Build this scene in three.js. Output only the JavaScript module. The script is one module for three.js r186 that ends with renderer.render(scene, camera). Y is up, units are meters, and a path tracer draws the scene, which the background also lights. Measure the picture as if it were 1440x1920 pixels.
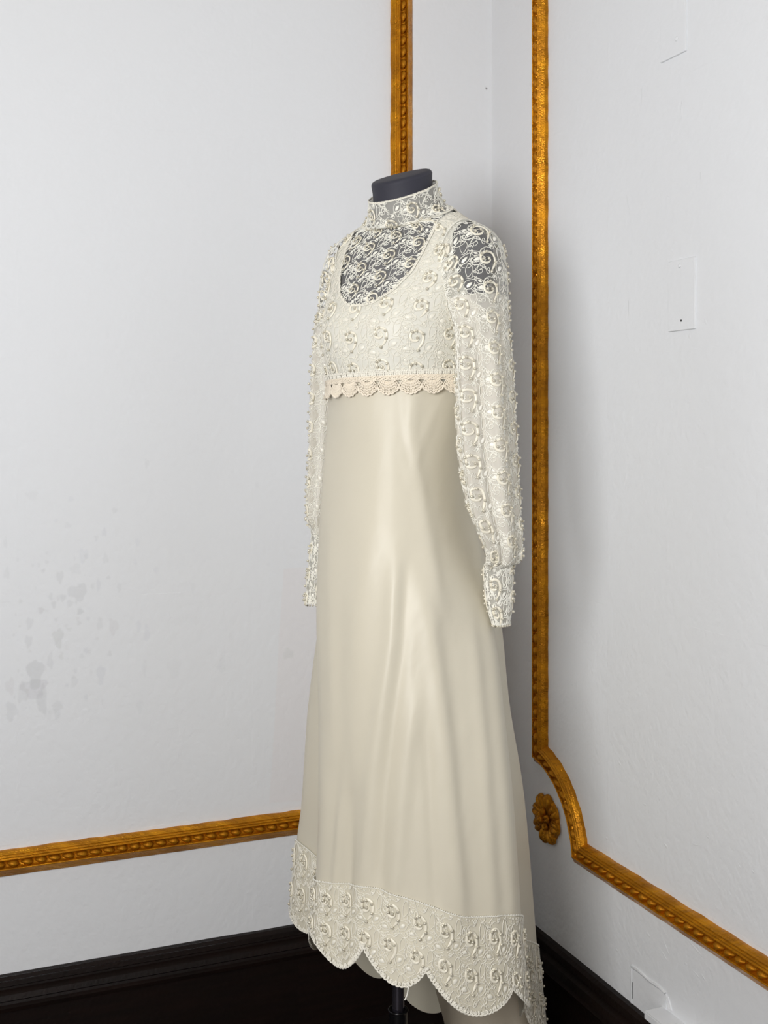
import * as THREE from 'three';
import { RectAreaLightUniformsLib } from 'three/addons/lights/RectAreaLightUniformsLib.js';
import { mergeGeometries } from 'three/addons/utils/BufferGeometryUtils.js';
import { RoundedBoxGeometry } from 'three/addons/geometries/RoundedBoxGeometry.js';

// ---------------------------------------------------------------- camera, light, exposure
const EYE = 1.36, F = 2123;                      // eye height (m), focal length in pixels of the 1440 x 1920 frame
const scene = new THREE.Scene();
scene.background = new THREE.Color(0.75, 0.82, 0.92);
const camera = new THREE.PerspectiveCamera(2 * Math.atan(960 / F) * 180 / Math.PI, 1440 / 1920, 0.05, 60);
camera.position.set(0, EYE, 0);
camera.setViewOffset(1440, 1920, 0, 160, 1440, 1920);   // vertical lens shift: the verticals of the photograph stay parallel
const renderer = new THREE.WebGLRenderer({ antialias: true });
renderer.toneMapping = THREE.LinearToneMapping;
renderer.toneMappingExposure = 0.84;
renderer.shadowMap.enabled = true;
RectAreaLightUniformsLib.init();

// the room: its corner, turned 22.3 degrees; room axes X along the left wall, Z along the right wall
const COR = new THREE.Vector3(0.262, 0, -2.75), TURN = Math.asin(0.379);
const RX = new THREE.Vector3(Math.cos(TURN), 0, -Math.sin(TURN)), RZ = new THREE.Vector3(Math.sin(TURN), 0, Math.cos(TURN));
const room = (x, y, z) => COR.clone().addScaledVector(RX, x).addScaledVector(RZ, z).setY(y);
const ROOM_L = 4.6, ROOM_D = 4.7, ROOM_H = 3.1;
const WIN = { x0: -3.75, x1: -2.15, y0: 0.85, y1: 2.65 };     // daylight window in the wall behind the camera
const day = new THREE.RectAreaLight(new THREE.Color(1, 0.86, 0.68), 2.0, WIN.x1 - WIN.x0, WIN.y1 - WIN.y0);
day.position.copy(room((WIN.x0 + WIN.x1) / 2, (WIN.y0 + WIN.y1) / 2, ROOM_D - 0.03));
day.lookAt(room((WIN.x0 + WIN.x1) / 2, (WIN.y0 + WIN.y1) / 2, 0));
// the photographer's softbox, left of and a little above the camera: its soft shadow of the gown lies on the right wall
const BOX = { p: new THREE.Vector3(-0.72, 1.58, 0.1), aim: new THREE.Vector3(0.05, 1.75, -2.4), w: 0.75, h: 0.75 };
const key = new THREE.RectAreaLight(new THREE.Color(0.985, 0.99, 1), 28, BOX.w, BOX.h);
key.position.copy(BOX.p); key.lookAt(BOX.aim); scene.add(key);
scene.add(day);

// ---------------------------------------------------------------- helpers
function rng(seed) { let a = seed >>> 0; return () => { a = (a + 0x6D2B79F5) | 0; let t = Math.imul(a ^ (a >>> 15), 1 | a); t = (t + Math.imul(t ^ (t >>> 7), 61 | t)) ^ t; return ((t ^ (t >>> 14)) >>> 0) / 4294967296; }; }
const hash = (x, y, s) => { let h = Math.imul(x, 374761393) + Math.imul(y, 668265263) + Math.imul(s, 974711); h = Math.imul(h ^ (h >>> 13), 1274126177); return ((h ^ (h >>> 16)) >>> 0) / 4294967296; };
function vnoise(x, y, per, s) {                   // value noise, periodic with period per
  const xi = Math.floor(x), yi = Math.floor(y), fx = x - xi, fy = y - yi, m = (a) => ((a % per) + per) % per;
  const u = fx * fx * (3 - 2 * fx), v = fy * fy * (3 - 2 * fy);
  const a = hash(m(xi), m(yi), s), b = hash(m(xi + 1), m(yi), s), c = hash(m(xi), m(yi + 1), s), d = hash(m(xi + 1), m(yi + 1), s);
  return a + (b - a) * u + (c - a) * v + (a - b - c + d) * u * v;
}
function fbm(x, y, per, s, oct = 4) { let f = 0, a = 0.5, n = 0; for (let i = 0; i < oct; i++) { f += a * vnoise(x, y, per, s + i); n += a; x *= 2; y *= 2; per *= 2; a *= 0.5; } return f / n; }
function tex(n, fn, srgb) {                        // fn(x, y in 0..1) -> grey or [r, g, b] in 0..255
  const d = new Uint8Array(n * n * 4);
  for (let j = 0; j < n; j++) for (let i = 0; i < n; i++) {
    const c = fn(i / n, j / n), k = (j * n + i) * 4, a = Array.isArray(c) ? c : [c, c, c];
    d[k] = a[0]; d[k + 1] = a[1]; d[k + 2] = a[2]; d[k + 3] = 255;
  }
  const t = new THREE.DataTexture(d, n, n); t.wrapS = t.wrapT = THREE.RepeatWrapping; t.magFilter = THREE.LinearFilter; t.minFilter = THREE.LinearMipmapLinearFilter; t.generateMipmaps = true;
  if (srgb) t.colorSpace = THREE.SRGBColorSpace;
  t.needsUpdate = true; return t;
}
const rep = (t, x, y = x) => { const c = t.clone(); c.repeat.set(x, y); c.needsUpdate = true; return c; };
const used = {};
function numbered(n) { const k = used[n] = (used[n] ?? -1) + 1; return k ? `${n}_${String(k).padStart(3, '0')}` : n; }
function mesh(name, geo, mat, parent) {
  const m = new THREE.Mesh(geo, mat); m.name = parent === scene ? numbered(name) : name; m.castShadow = m.receiveShadow = true; parent.add(m); return m;
}
function tag(o, label, category, group, kind) { if (label) o.userData.label = label; if (category) o.userData.category = category; if (group) o.userData.group = group; if (kind) o.userData.kind = kind; return o; }
function thing(name, label, category, p, turn = 0, group) { const g = new THREE.Group(); g.name = numbered(name); g.position.copy(p); g.rotation.y = turn; scene.add(g); return tag(g, label, category, group); }
function bufGeo(pos, nor, idx, uv) {
  const g = new THREE.BufferGeometry();
  g.setAttribute('position', new THREE.Float32BufferAttribute(pos, 3));
  if (nor) g.setAttribute('normal', new THREE.Float32BufferAttribute(nor, 3));
  if (uv) g.setAttribute('uv', new THREE.Float32BufferAttribute(uv, 2));
  g.setIndex(idx); if (!nor) g.computeVertexNormals(); return g;
}
function metricUV(g, sx = 1, sy = 1) {             // box mapping in metres
  const p = g.attributes.position, n = g.attributes.normal, uv = new Float32Array(p.count * 2);
  for (let i = 0; i < p.count; i++) {
    const ax = Math.abs(n.getX(i)), ay = Math.abs(n.getY(i)), az = Math.abs(n.getZ(i));
    const [a, b] = ax >= ay && ax >= az ? [p.getZ(i), p.getY(i)] : ay >= az ? [p.getX(i), p.getZ(i)] : [p.getX(i), p.getY(i)];
    uv[2 * i] = a * sx; uv[2 * i + 1] = b * sy;
  }
  g.setAttribute('uv', new THREE.BufferAttribute(uv, 2)); return g;
}
const boxAt = (x0, x1, y0, y1, z0, z1) => new THREE.BoxGeometry(x1 - x0, y1 - y0, z1 - z0).translate((x0 + x1) / 2, (y0 + y1) / 2, (z0 + z1) / 2);
const cr = (a, b, c, d, t) => 0.5 * (2 * b + (c - a) * t + (2 * a - 5 * b + 4 * c - d) * t * t + (3 * b - a - 3 * c + d) * t * t * t);
const lerp = (a, b, t) => a + (b - a) * t, clamp = (x, a, b) => Math.min(b, Math.max(a, x)), smooth = (a, b, x) => { const t = clamp((x - a) / (b - a), 0, 1); return t * t * (3 - 2 * t); };
const V = (x, y, z) => new THREE.Vector3(x, y, z);
const PX = (px, py, Z) => V((px - 720) / F * Z, EYE - (py - 800) / F * Z, -Z);   // the point at distance Z that stands at a given place

// ---------------------------------------------------------------- materials
const noiseT = tex(512, (x, y) => 255 * (0.6 * fbm(x * 8, y * 8, 8, 3, 5) + 0.4 * fbm(x * 64, y * 64, 64, 9, 2)));
const stippleT = tex(512, (x, y) => 255 * (0.45 * fbm(x * 48, y * 48, 48, 21, 3) + 0.55 * fbm(x * 5, y * 7, 35, 31, 3)));
const weaveT = tex(256, (x, y) => 128 + 60 * Math.sin(x * Math.PI * 128) * Math.sin(y * Math.PI * 128) + 60 * (vnoise(x * 20, y * 160, 160, 5) - 0.5));
const goldT = tex(512, (x, y) => { const a = fbm(x * 10, y * 10, 10, 41, 5), b = fbm(x * 40, y * 40, 40, 47, 3); const k = clamp(0.55 + 0.9 * (a - 0.5) + 0.5 * (b - 0.5), 0, 1); return [lerp(150, 230, k), lerp(92, 158, k), lerp(6, 22, k)]; }, true);
const woodT = tex(256, (x, y) => { const k = fbm(x * 6, y * 40, 240, 61, 4); return [lerp(13, 26, k), lerp(7, 13, k), lerp(5, 9, k)]; }, true);
const std = (o) => new THREE.MeshStandardMaterial(o), phys = (o) => new THREE.MeshPhysicalMaterial(o);
const M = {
  wall: std({ color: 0xe8eaed, roughness: 0.62, bumpMap: rep(stippleT, 2), bumpScale: 0.0016 }),
  ceil: std({ color: 0xcfccc4, roughness: 0.8 }),
  drape: std({ color: 0x93704a, roughness: 0.9, bumpMap: rep(stippleT, 2), bumpScale: 0.0016 }),
  floor: std({ map: rep(woodT, 1.5), roughness: 0.55, bumpMap: rep(noiseT, 2), bumpScale: 0.0006 }),
  darkwood: phys({ specularIntensity: 0.45, map: rep(woodT, 2, 3), roughness: 0.55, bumpMap: rep(noiseT, 3), bumpScale: 0.0012 }),
  gold: std({ map: rep(goldT, 3), metalness: 0.68, roughness: 0.74, roughnessMap: rep(noiseT, 5), bumpMap: rep(noiseT, 14), bumpScale: 0.0014 }),
  form: std({ color: 0x30303b, roughness: 0.66, bumpMap: rep(weaveT, 14), bumpScale: 0.0002 }),
  black: std({ color: 0x0c0c0e, roughness: 0.3, metalness: 0.2 }),
  chrome: std({ color: 0x6c6872, roughness: 0.18, metalness: 0.9 }),
  satin: phys({ color: 0xd8d1be, roughness: 0.46, sheen: 0.4, sheenColor: new THREE.Color(0xfff6e4), sheenRoughness: 0.5, bumpMap: rep(weaveT, 12), bumpScale: 0.00012, side: THREE.DoubleSide }),
  lining: phys({ color: 0xe0ded3, roughness: 0.55, bumpMap: rep(weaveT, 12), bumpScale: 0.0002, side: THREE.DoubleSide }),
  net: std({ color: 0xf4f3ee, roughness: 0.9, transparent: true, opacity: 0.15, side: THREE.DoubleSide }),
  netS: std({ color: 0xfdf8ec, roughness: 0.9, transparent: true, opacity: 0.54, side: THREE.DoubleSide }),
  net2: std({ color: 0xf4f2e8, roughness: 0.9, transparent: true, opacity: 0.34, side: THREE.DoubleSide }),
  cord: std({ color: 0xf6f4ea, roughness: 0.6, side: THREE.DoubleSide }),
  leafSoft: phys({ color: 0xeeeadc, roughness: 0.42, side: THREE.DoubleSide }),
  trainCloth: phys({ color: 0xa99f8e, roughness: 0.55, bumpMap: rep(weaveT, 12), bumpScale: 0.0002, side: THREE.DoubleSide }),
  cordSoft: std({ color: 0xf0ecdf, roughness: 0.6, side: THREE.DoubleSide }),
  leaf: phys({ color: 0xfaf7ec, roughness: 0.36, sheen: 0.3, sheenColor: new THREE.Color(0xffffff), side: THREE.DoubleSide }),
  ribbon: phys({ color: 0xf6f0de, roughness: 0.38, side: THREE.DoubleSide }),
  pearl: phys({ color: 0xd6d0be, roughness: 0.18, metalness: 0.35, clearcoat: 0.8, clearcoatRoughness: 0.12 }),
  band: phys({ color: 0xd9d3c0, roughness: 0.55, bumpMap: rep(weaveT, 12), bumpScale: 0.0002, side: THREE.DoubleSide }),
  crochet: std({ color: 0xf3e8d5, roughness: 0.85, side: THREE.DoubleSide }),
};

// ---------------------------------------------------------------- room shell
const roomObj = (name, geo, mat) => { const m = mesh(name, geo, mat, scene); m.position.copy(COR); m.rotation.y = TURN; return tag(m, null, null, null, 'structure'); };
{
  // left wall: white paint with the grey damp blotches and the pinkish patch of the photograph
  const W = ROOM_L + 0.12, c = document.createElement('canvas'); c.width = 2048; c.height = 1408;
  const g = c.getContext('2d'), sx = 2048 / W, sy = 1408 / ROOM_H, R = rng(11);
  g.fillStyle = '#e8eaed'; g.fillRect(0, 0, 2048, 1408);
  const wallAt = (px, py) => { const k = (px - 720) / F, t = (k * 2.75 - 0.262) / (0.925 - 0.379 * k), Z = 2.75 + 0.379 * t; return [t, EYE - (py - 800) / F * Z]; };
  const spot = (px, py, rx, ry, a, col) => {
    const [X, Y] = wallAt(px, py), x = (X + ROOM_L) * sx, y = (ROOM_H - Y) * sy;
    g.fillStyle = `rgba(${col || '150,150,152'},${a})`; g.beginPath();
    const n = 18, p0 = R() * 6, p1 = R() * 6;
    for (let i = 0; i <= n; i++) { const th = i / n * 2 * Math.PI, k = 1 + 0.2 * Math.sin(3 * th + p0) + 0.14 * Math.sin(5 * th + p1); const X1 = x + Math.cos(th) * rx * 0.00115 * sx * k, Y1 = y + Math.sin(th) * ry * 0.00115 * sy * k; i ? g.lineTo(X1, Y1) : g.moveTo(X1, Y1); }
    g.fill();
  };
  const B = (x, y, rx, ry, a) => spot(x / 2.3226, 800 + y / 2.3226, rx / 2.3226, ry / 2.3226, a);
  for (const [x, y, rx, ry, a] of [[155, 1075, 32, 62, .2], [150, 1140, 50, 42, .17], [185, 1190, 20, 62, .16], [100, 1160, 22, 40, .14], [255, 920, 20, 42, .19], [125, 935, 15, 26, .15], [130, 855, 14, 24, .14], [340, 720, 40, 34, .16], [350, 805, 13, 14, .22], [180, 800, 12, 14, .18], [262, 655, 15, 26, .15], [235, 775, 9, 17, .16], [275, 745, 12, 15, .15], [222, 740, 8, 16, .13], [305, 770, 13, 15, .14], [345, 855, 9, 10, .14], [245, 840, 7, 8, .13], [50, 1240, 22, 40, .13], [45, 1130, 18, 34, .11], [250, 1230, 17, 40, .13], [220, 1020, 12, 34, .13], [268, 1000, 9, 16, .12], [495, 870, 20, 34, .11], [435, 860, 12, 26, .09], [440, 1080, 18, 42, .1], [325, 1110, 14, 24, .09], [375, 975, 10, 14, .1], [375, 1180, 8, 14, .1], [500, 365, 12, 12, .09], [455, 460, 10, 18, .1], [420, 485, 8, 12, .09], [460, 575, 12, 22, .09], [520, 700, 9, 22, .09], [430, 690, 9, 26, .1], [640, 160, 10, 20, .08], [310, 315, 12, 12, .07], [140, 300, 24, 20, .06], [295, 430, 14, 12, .08], [365, 560, 20, 30, .07], [330, 620, 24, 22, .08], [205, 590, 9, 9, .09], [205, 550, 7, 7, .08], [600, 505, 10, 18, .07], [590, 590, 7, 14, .07], [605, 870, 9, 26, .07], [640, 900, 12, 40, .07], [680, 625, 10, 16, .07], [840, 700, 10, 24, .06], [760, 1050, 30, 44, .05], [965, 1040, 18, 34, .06], [610, 1220, 14, 30, .06], [630, 1050, 8, 36, .06], [1255, 990, 26, 24, .12], [1120, 255, 9, 16, .06], [1170, 600, 8, 10, .06], [1005, 920, 10, 18, .05], [30, 640, 12, 24, .09], [25, 505, 8, 24, .08], [245, 410, 8, 9, .07]]) B(x, y, rx, ry, a * 0.66);
  for (let i = 0; i < 46; i++) B(60 + R() * 420, 560 + R() * 700, 3 + R() * 7, 4 + R() * 10, 0.05 + R() * 0.05);
  { g.fillStyle = 'rgba(226,206,198,0.11)'; g.beginPath(); [[532, 1066], [600, 1062], [640, 1500], [505, 1505], [512, 1400], [524, 1180]].forEach(([px, py], i) => { const [X, Y] = wallAt(px, py), x = (X + ROOM_L) * sx, y = (ROOM_H - Y) * sy; i ? g.lineTo(x, y) : g.moveTo(x, y); }); g.fill(); }
  spot(912, 166, 1.8, 2.2, 0.75, '90,86,84');                          // old nail hole
  const t = new THREE.CanvasTexture(c); t.colorSpace = THREE.SRGBColorSpace; t.wrapS = t.wrapT = THREE.RepeatWrapping;
  const geo = boxAt(-ROOM_L, 0.12, 0, ROOM_H, -0.12, 0), p = geo.attributes.position, n = geo.attributes.normal, uv = new Float32Array(p.count * 2);
  for (let i = 0; i < p.count; i++) { uv[2 * i] = (p.getX(i) + ROOM_L) / W; uv[2 * i + 1] = p.getY(i) / ROOM_H; }
  geo.setAttribute('uv', new THREE.BufferAttribute(uv, 2));
  roomObj('wall_left', geo, std({ map: t, roughness: 0.62, bumpMap: rep(stippleT, 2 * W, 2 * ROOM_H), bumpScale: 0.0016 }));
  const wr = roomObj('wall_right', metricUV(boxAt(0, 0.12, 0, ROOM_H, 0, ROOM_D)), M.wall);
  // paint drips, filler smears and dents stand proud of the right wall
  const Rr = rng(5), wallR = (px, py) => { const k = (px - 720) / F, s = (k * 2.75 - 0.262) / (0.379 + 0.925 * k), Z = 2.75 - 0.925 * s; return [s, EYE - (py - 800) / F * Z]; };
  const drip = (px, py, px1, py1, w) => {
    const [s0, y0] = wallR(px, py), [s1, y1] = wallR(px1, py1), L = Math.hypot(s1 - s0, y1 - y0), a = Math.atan2(y1 - y0, s1 - s0);
    const q = new THREE.SphereGeometry(1, 10, 8); q.scale(0.0006, w, L / 2 + w); q.rotateX(-a); q.translate(0.0002, (y0 + y1) / 2, (s0 + s1) / 2);
    tag(mesh('paint_drip', metricUV(q), M.wall, wr));
  };
  for (const d of [[1174, 362, 1181, 410, .0016], [1278, 185, 1276, 232, .0018], [1204, 160, 1201, 205, .0014], [1153, 1500, 1152, 1535, .0012], [1298, 1583, 1312, 1585, .0018], [1136, 1571, 1139, 1573, .003], [1246, 1768, 1254, 1790, .0022], [1288, 1760, 1318, 1795, .0022], [1240, 1782, 1250, 1800, .0018], [1296, 1850, 1304, 1875, .0014], [1330, 1815, 1332, 1818, .004], [1316, 1828, 1322, 1838, .002], [1212, 1748, 1218, 1756, .003], [1235, 1823, 1237, 1846, .0014], [1300, 1820, 1310, 1832, .002], [1160, 1430, 1163, 1433, .003], [1236, 1495, 1237, 1500, .002], [1325, 1568, 1328, 1570, .002], [1072, 1283, 1073, 1284, .0016], [1178, 560, 1178, 598, .0013], [1313, 322, 1313, 340, .0012], [1322, 600, 1324, 606, .003], [1293, 628, 1293, 632, .003], [1252, 366, 1253, 368, .0016]]) drip(...d);
  for (let i = 0; i < 14; i++) { const px = 1130 + Rr() * 300, py = 1500 + Rr() * 380; drip(px, py, px + 2 + Rr() * 3, py + 1 + Rr() * 6, 0.0012 + Rr() * 0.002); }
  roomObj('floor', metricUV(boxAt(-ROOM_L - .12, .12, -0.12, 0, -.12, ROOM_D + .12)), M.floor);
  roomObj('ceiling', metricUV(boxAt(-ROOM_L - .12, .12, ROOM_H, ROOM_H + .12, -.12, ROOM_D + .12)), M.ceil);
  roomObj('wall_side', metricUV(boxAt(-ROOM_L - .12, -ROOM_L, 0, ROOM_H, -.12, ROOM_D + .12)), M.drape);
  roomObj('wall_front', metricUV(mergeGeometries([boxAt(-ROOM_L, WIN.x0, 0, ROOM_H, ROOM_D, ROOM_D + .12), boxAt(WIN.x1, .12, 0, ROOM_H, ROOM_D, ROOM_D + .12), boxAt(WIN.x0, WIN.x1, 0, WIN.y0, ROOM_D, ROOM_D + .12), boxAt(WIN.x0, WIN.x1, WIN.y1, ROOM_H, ROOM_D, ROOM_D + .12)])), M.drape);
  const fr = [], b = 0.05, z0 = ROOM_D + .03, z1 = ROOM_D + .08, xm = (WIN.x0 + WIN.x1) / 2, ym = (WIN.y0 + WIN.y1) / 2;
  fr.push(boxAt(WIN.x0, WIN.x0 + b, WIN.y0, WIN.y1, z0, z1), boxAt(WIN.x1 - b, WIN.x1, WIN.y0, WIN.y1, z0, z1), boxAt(WIN.x0, WIN.x1, WIN.y0, WIN.y0 + b, z0, z1), boxAt(WIN.x0, WIN.x1, WIN.y1 - b, WIN.y1, z0, z1), boxAt(xm - .02, xm + .02, WIN.y0, WIN.y1, z0, z1), boxAt(WIN.x0, WIN.x1, ym - .02, ym + .02, z0, z1));
  const w = roomObj('window_1', metricUV(mergeGeometries(fr)), M.ceil);
  mesh('glass', boxAt(WIN.x0, WIN.x1, WIN.y0, WIN.y1, ROOM_D + .054, ROOM_D + .056), phys({ color: 0xffffff, transmission: 1, roughness: 0.02, thickness: 0 }), w);
}
// the softbox itself, behind the camera: housing, glowing diffuser, stand
{
  const t = thing('softbox_lamp', 'black square softbox lamp on a light stand beside the camera', 'lamp', new THREE.Vector3(BOX.p.x, 0, BOX.p.z)), dirv = BOX.p.clone().sub(BOX.aim).normalize(), q = new THREE.Quaternion().setFromUnitVectors(V(0, 0, 1), dirv), c = V(0, BOX.p.y, 0).addScaledVector(dirv, 0.02);
  const put = (m) => { m.quaternion.copy(q); m.position.copy(c); return m; };
  put(mesh('diffuser', boxAt(-BOX.w / 2, BOX.w / 2, -BOX.h / 2, BOX.h / 2, 0, 0.004), std({ color: 0xffffff, emissive: 0xffffff, emissiveIntensity: 1.5 }), t));
  const hs = new THREE.CylinderGeometry(0.08, BOX.w * 0.72, 0.4, 4, 1, true).rotateY(Math.PI / 4).rotateX(Math.PI / 2).translate(0, 0, 0.21); put(mesh('housing', hs, M.black, t));
  mesh('stand', new THREE.CylinderGeometry(0.014, 0.016, BOX.p.y, 14).translate(dirv.x * 0.42, BOX.p.y / 2, dirv.z * 0.42), M.black, t);
  for (let k = 0; k < 3; k++) mesh('leg', new THREE.CylinderGeometry(0.01, 0.01, 0.62, 10).rotateZ(0.95).translate(0.25, 0.19, 0).rotateY(k * 2.094).translate(dirv.x * 0.42, 0, dirv.z * 0.42), M.black, t);
}
// baseboards: a stepped dark moulding on a tall dark board
{
  const TOP = 0.236, prof = [[0, TOP], [0.012, TOP], [0.02, TOP - 0.006], [0.022, TOP - 0.016], [0.016, TOP - 0.02], [0.017, TOP - 0.024], [0.03, TOP - 0.03], [0.034, TOP - 0.04], [0.027, TOP - 0.045], [0.029, TOP - 0.05], [0.036, TOP - 0.054], [0.034, TOP - 0.062], [0.024, TOP - 0.064], [0.024, 0], [0, 0]];
  const sweep = (len, put) => {
    const pos = [], uv = [], idx = [], N = 40, R = rng(3);
    prof.forEach(([h, y], i) => { const nx = prof[i + 1]; if (!nx) return; const o = pos.length / 3; for (let k = 0; k <= N; k++) { const s = len * k / N, j = (hash(k, 1, 7) - 0.5) * 0.0016; pos.push(...put(s, y + (i === 0 ? j : 0), h), ...put(s, nx[1] + (i + 1 <= 2 ? j : 0), nx[0])); uv.push(s, y, s, nx[1]); if (k < N) { const q = o + 2 * k; idx.push(q, q + 1, q + 2, q + 1, q + 3, q + 2); } } });
    const g = bufGeo(pos, null, idx, uv); return g.toNonIndexed();
  };
  const nn = (g) => { g.computeVertexNormals(); return g; };
  roomObj('baseboard_left', nn(sweep(ROOM_L, (s, y, h) => [-s, y, h])), M.darkwood);
  roomObj('baseboard_right', nn(sweep(ROOM_D, (s, y, h) => [-h, y, s])), M.darkwood);
}
// gilded panel mouldings: fluted rail with a row of carved beads, notched corner
{
  const S0 = 0.212, Y0 = EYE - 0.922, RAD = 0.167, YT = ROOM_H - 0.25;
  const prof = [[0, 0], [0.0005, 0.004], [0.007, 0.009], [0.0135, 0.015], [0.0182, 0.0205], [0.02, 0.0212], [0.0212, 0.019], [0.0216, 0.0095], [0.0285, 0.009], [0.0352, 0.0095], [0.0358, 0.0168], [0.0374, 0.0178], [0.0388, 0.0175], [0.0398, 0.0152], [0.041, 0.0152], [0.042, 0.0166], [0.0438, 0.016], [0.0448, 0.0134], [0.046, 0.0132], [0.047, 0.0146], [0.0488, 0.0138], [0.0498, 0.0108], [0.0516, 0.0096], [0.0534, 0.006], [0.0544, 0]];
  const lineAt = (t, len) => {                       // the path of the profile line at distance t from the outer edge: [s, y, along]
    const q = Math.sqrt((RAD + t) ** 2 - t * t), P = [], nV = 150, nA = 26, nH = 120; let y1 = Y0 + q;
    for (let i = 0; i <= nV; i++) P.push([S0 + t, lerp(YT, y1, i / nV)]);
    const a1 = Math.atan2(q, t), a2 = Math.atan2(t, q);
    for (let i = 0; i <= nA; i++) { const a = lerp(a1, a2, i / nA); P.push([S0 + Math.cos(a) * (RAD + t), Y0 + Math.sin(a) * (RAD + t)]); }
    for (let i = 0; i <= nH; i++) P.push([lerp(S0 + q, len, i / nH), Y0 + t]);
    return P;
  };
  function rail(name, len, put, flip, seed, label) {
    const lines = prof.map(([t]) => lineAt(t, len)), n = lines[0].length, pos = [], uv = [], idx = [];
    lines.forEach((L, i) => { let al = 0; L.forEach(([s, y], k) => { if (k) al += Math.hypot(s - lines[8][k - 1][0], y - lines[8][k - 1][1]) * 0 + Math.hypot(L[k][0] - L[k - 1][0], L[k][1] - L[k - 1][1]);
      const jit = i === 0 || i === prof.length - 1 ? 0 : (fbm(k * 0.9, i * 0.8, 4096, seed, 2) - 0.5) * 0.0018, e = i >= prof.length - 2 ? (hash(k, i >> 1, seed) - 0.5) * 0.0022 : 0;
      pos.push(...put(s + e, y + e, prof[i][1] + jit)); uv.push(al, prof[i][0]); }); });
    for (let i = 0; i + 1 < lines.length; i++) for (let k = 0; k + 1 < n; k++) { const a = i * n + k, b = a + n; flip ? idx.push(a, a + 1, b, a + 1, b + 1, b) : idx.push(a, b, a + 1, a + 1, b, b + 1); }
    const root = roomObj(name, bufGeo(pos, null, idx, uv), M.gold);
    // carved beads in the groove
    const L = lineAt(0.0285, len), step = 0.0275, R = rng(seed); let acc = 0, next = 0.01; const rest = [], cut = { y: 2.42, s: 1.35 };
    const unit = (() => { const g = new THREE.SphereGeometry(1, 10, 8), p = g.attributes.position; for (let i = 0; i < p.count; i++) { const x = p.getX(i), y = p.getY(i), z = p.getZ(i); p.setXYZ(i, x * (1 - 0.35 * (y > 0 ? y : 0)) + 0.35 * y * Math.abs(y), y, z); } g.computeVertexNormals(); return g; })();
    const variants = [0, 1, 2].map((v) => metricUV(unit.clone().scale(0.0068 + v * 0.0004, 0.0126 - v * 0.0006, 0.0098 + v * 0.0006)));
    for (let k = 1; k < L.length; k++) {
      const [s0, y0] = L[k - 1], [s1, y1] = L[k], d = Math.hypot(s1 - s0, y1 - y0);
      while (acc + d > next) {
        const f = (next - acc) / d, s = lerp(s0, s1, f), y = lerp(y0, y1, f), a = Math.atan2(y1 - y0, s1 - s0) - Math.PI / 2 + 0.34 + (R() - 0.5) * 0.12;
        const m4 = new THREE.Matrix4(), o = V(...put(s, y, 0.0120)), ex = V(...put(s + Math.cos(a), y + Math.sin(a), 0.0120)).sub(o), ey = V(...put(s - Math.sin(a), y + Math.cos(a), 0.0120)).sub(o), ez = V(...put(s, y, 1.0120)).sub(o);
        m4.makeBasis(ex, ey, ez).setPosition(o);
        const vi = Math.floor(R() * 3);
        if (y < cut.y && s < cut.s) { const b = mesh('bead', variants[vi], M.gold, root); if (flip) { b.matrixAutoUpdate = true; } b.applyMatrix4(m4); }
        else { const g = variants[vi].clone().applyMatrix4(m4); if (flip) { const I = g.index; for (let t = 0; t < I.count; t += 3) { const a = I.getX(t); I.setX(t, I.getX(t + 1)); I.setX(t + 1, a); } g.computeVertexNormals(); } rest.push(g); }
        next += step;
      }
      acc += d;
    }
    tag(mesh('bead_row', mergeGeometries(rest), M.gold, root), null, null, null, 'stuff');
  }
  rail('trim_1', 3.6, (s, y, h) => [-s, y, h], true, 71);
  rail('trim_2', 3.6, (s, y, h) => [-h, y, s], false, 83);
  // rosette in the notch of the right-hand panel
  const ros = thing('rosette', 'gilded carved flower rosette on the white wall beside the notched moulding', 'ornament', room(0, EYE - 0.866, 0.267), TURN);
  const petal = new THREE.SphereGeometry(1, 16, 12), pp = petal.attributes.position;
  for (let i = 0; i < pp.count; i++) { const x = pp.getX(i), y = pp.getY(i), z = pp.getZ(i); pp.setXYZ(i, x > 0 ? 0 : x * (1 - 0.42 * Math.exp(-((z / 0.2) ** 2))) * (0.75 + 0.35 * y), y, z * (0.72 + 0.34 * y)); }
  petal.computeVertexNormals();
  for (let k = 0; k < 8; k++) { const g = petal.clone(); g.scale(0.0165, 0.023, 0.021); g.translate(-0.003, 0.0335, 0); g.rotateX(k * Math.PI / 4 + 0.2); metricUV(g); mesh('petal', g, M.gold, ros); }
  const backP = new THREE.CylinderGeometry(0.047, 0.05, 0.008, 28); backP.rotateZ(Math.PI / 2); backP.translate(-0.004, 0, 0); mesh('backing', metricUV(backP), M.gold, ros);
  for (let k = 0; k < 5; k++) { const g = petal.clone(); g.scale(0.012, 0.0125, 0.011); g.translate(-0.012, 0.0125, 0); g.rotateX(k * Math.PI * 0.4); mesh('inner_petal', metricUV(g), M.gold, ros); }
  const bud = new THREE.SphereGeometry(0.0085, 14, 10); bud.translate(-0.02, 0, 0); mesh('bud', metricUV(bud), M.gold, ros);
}
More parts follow.
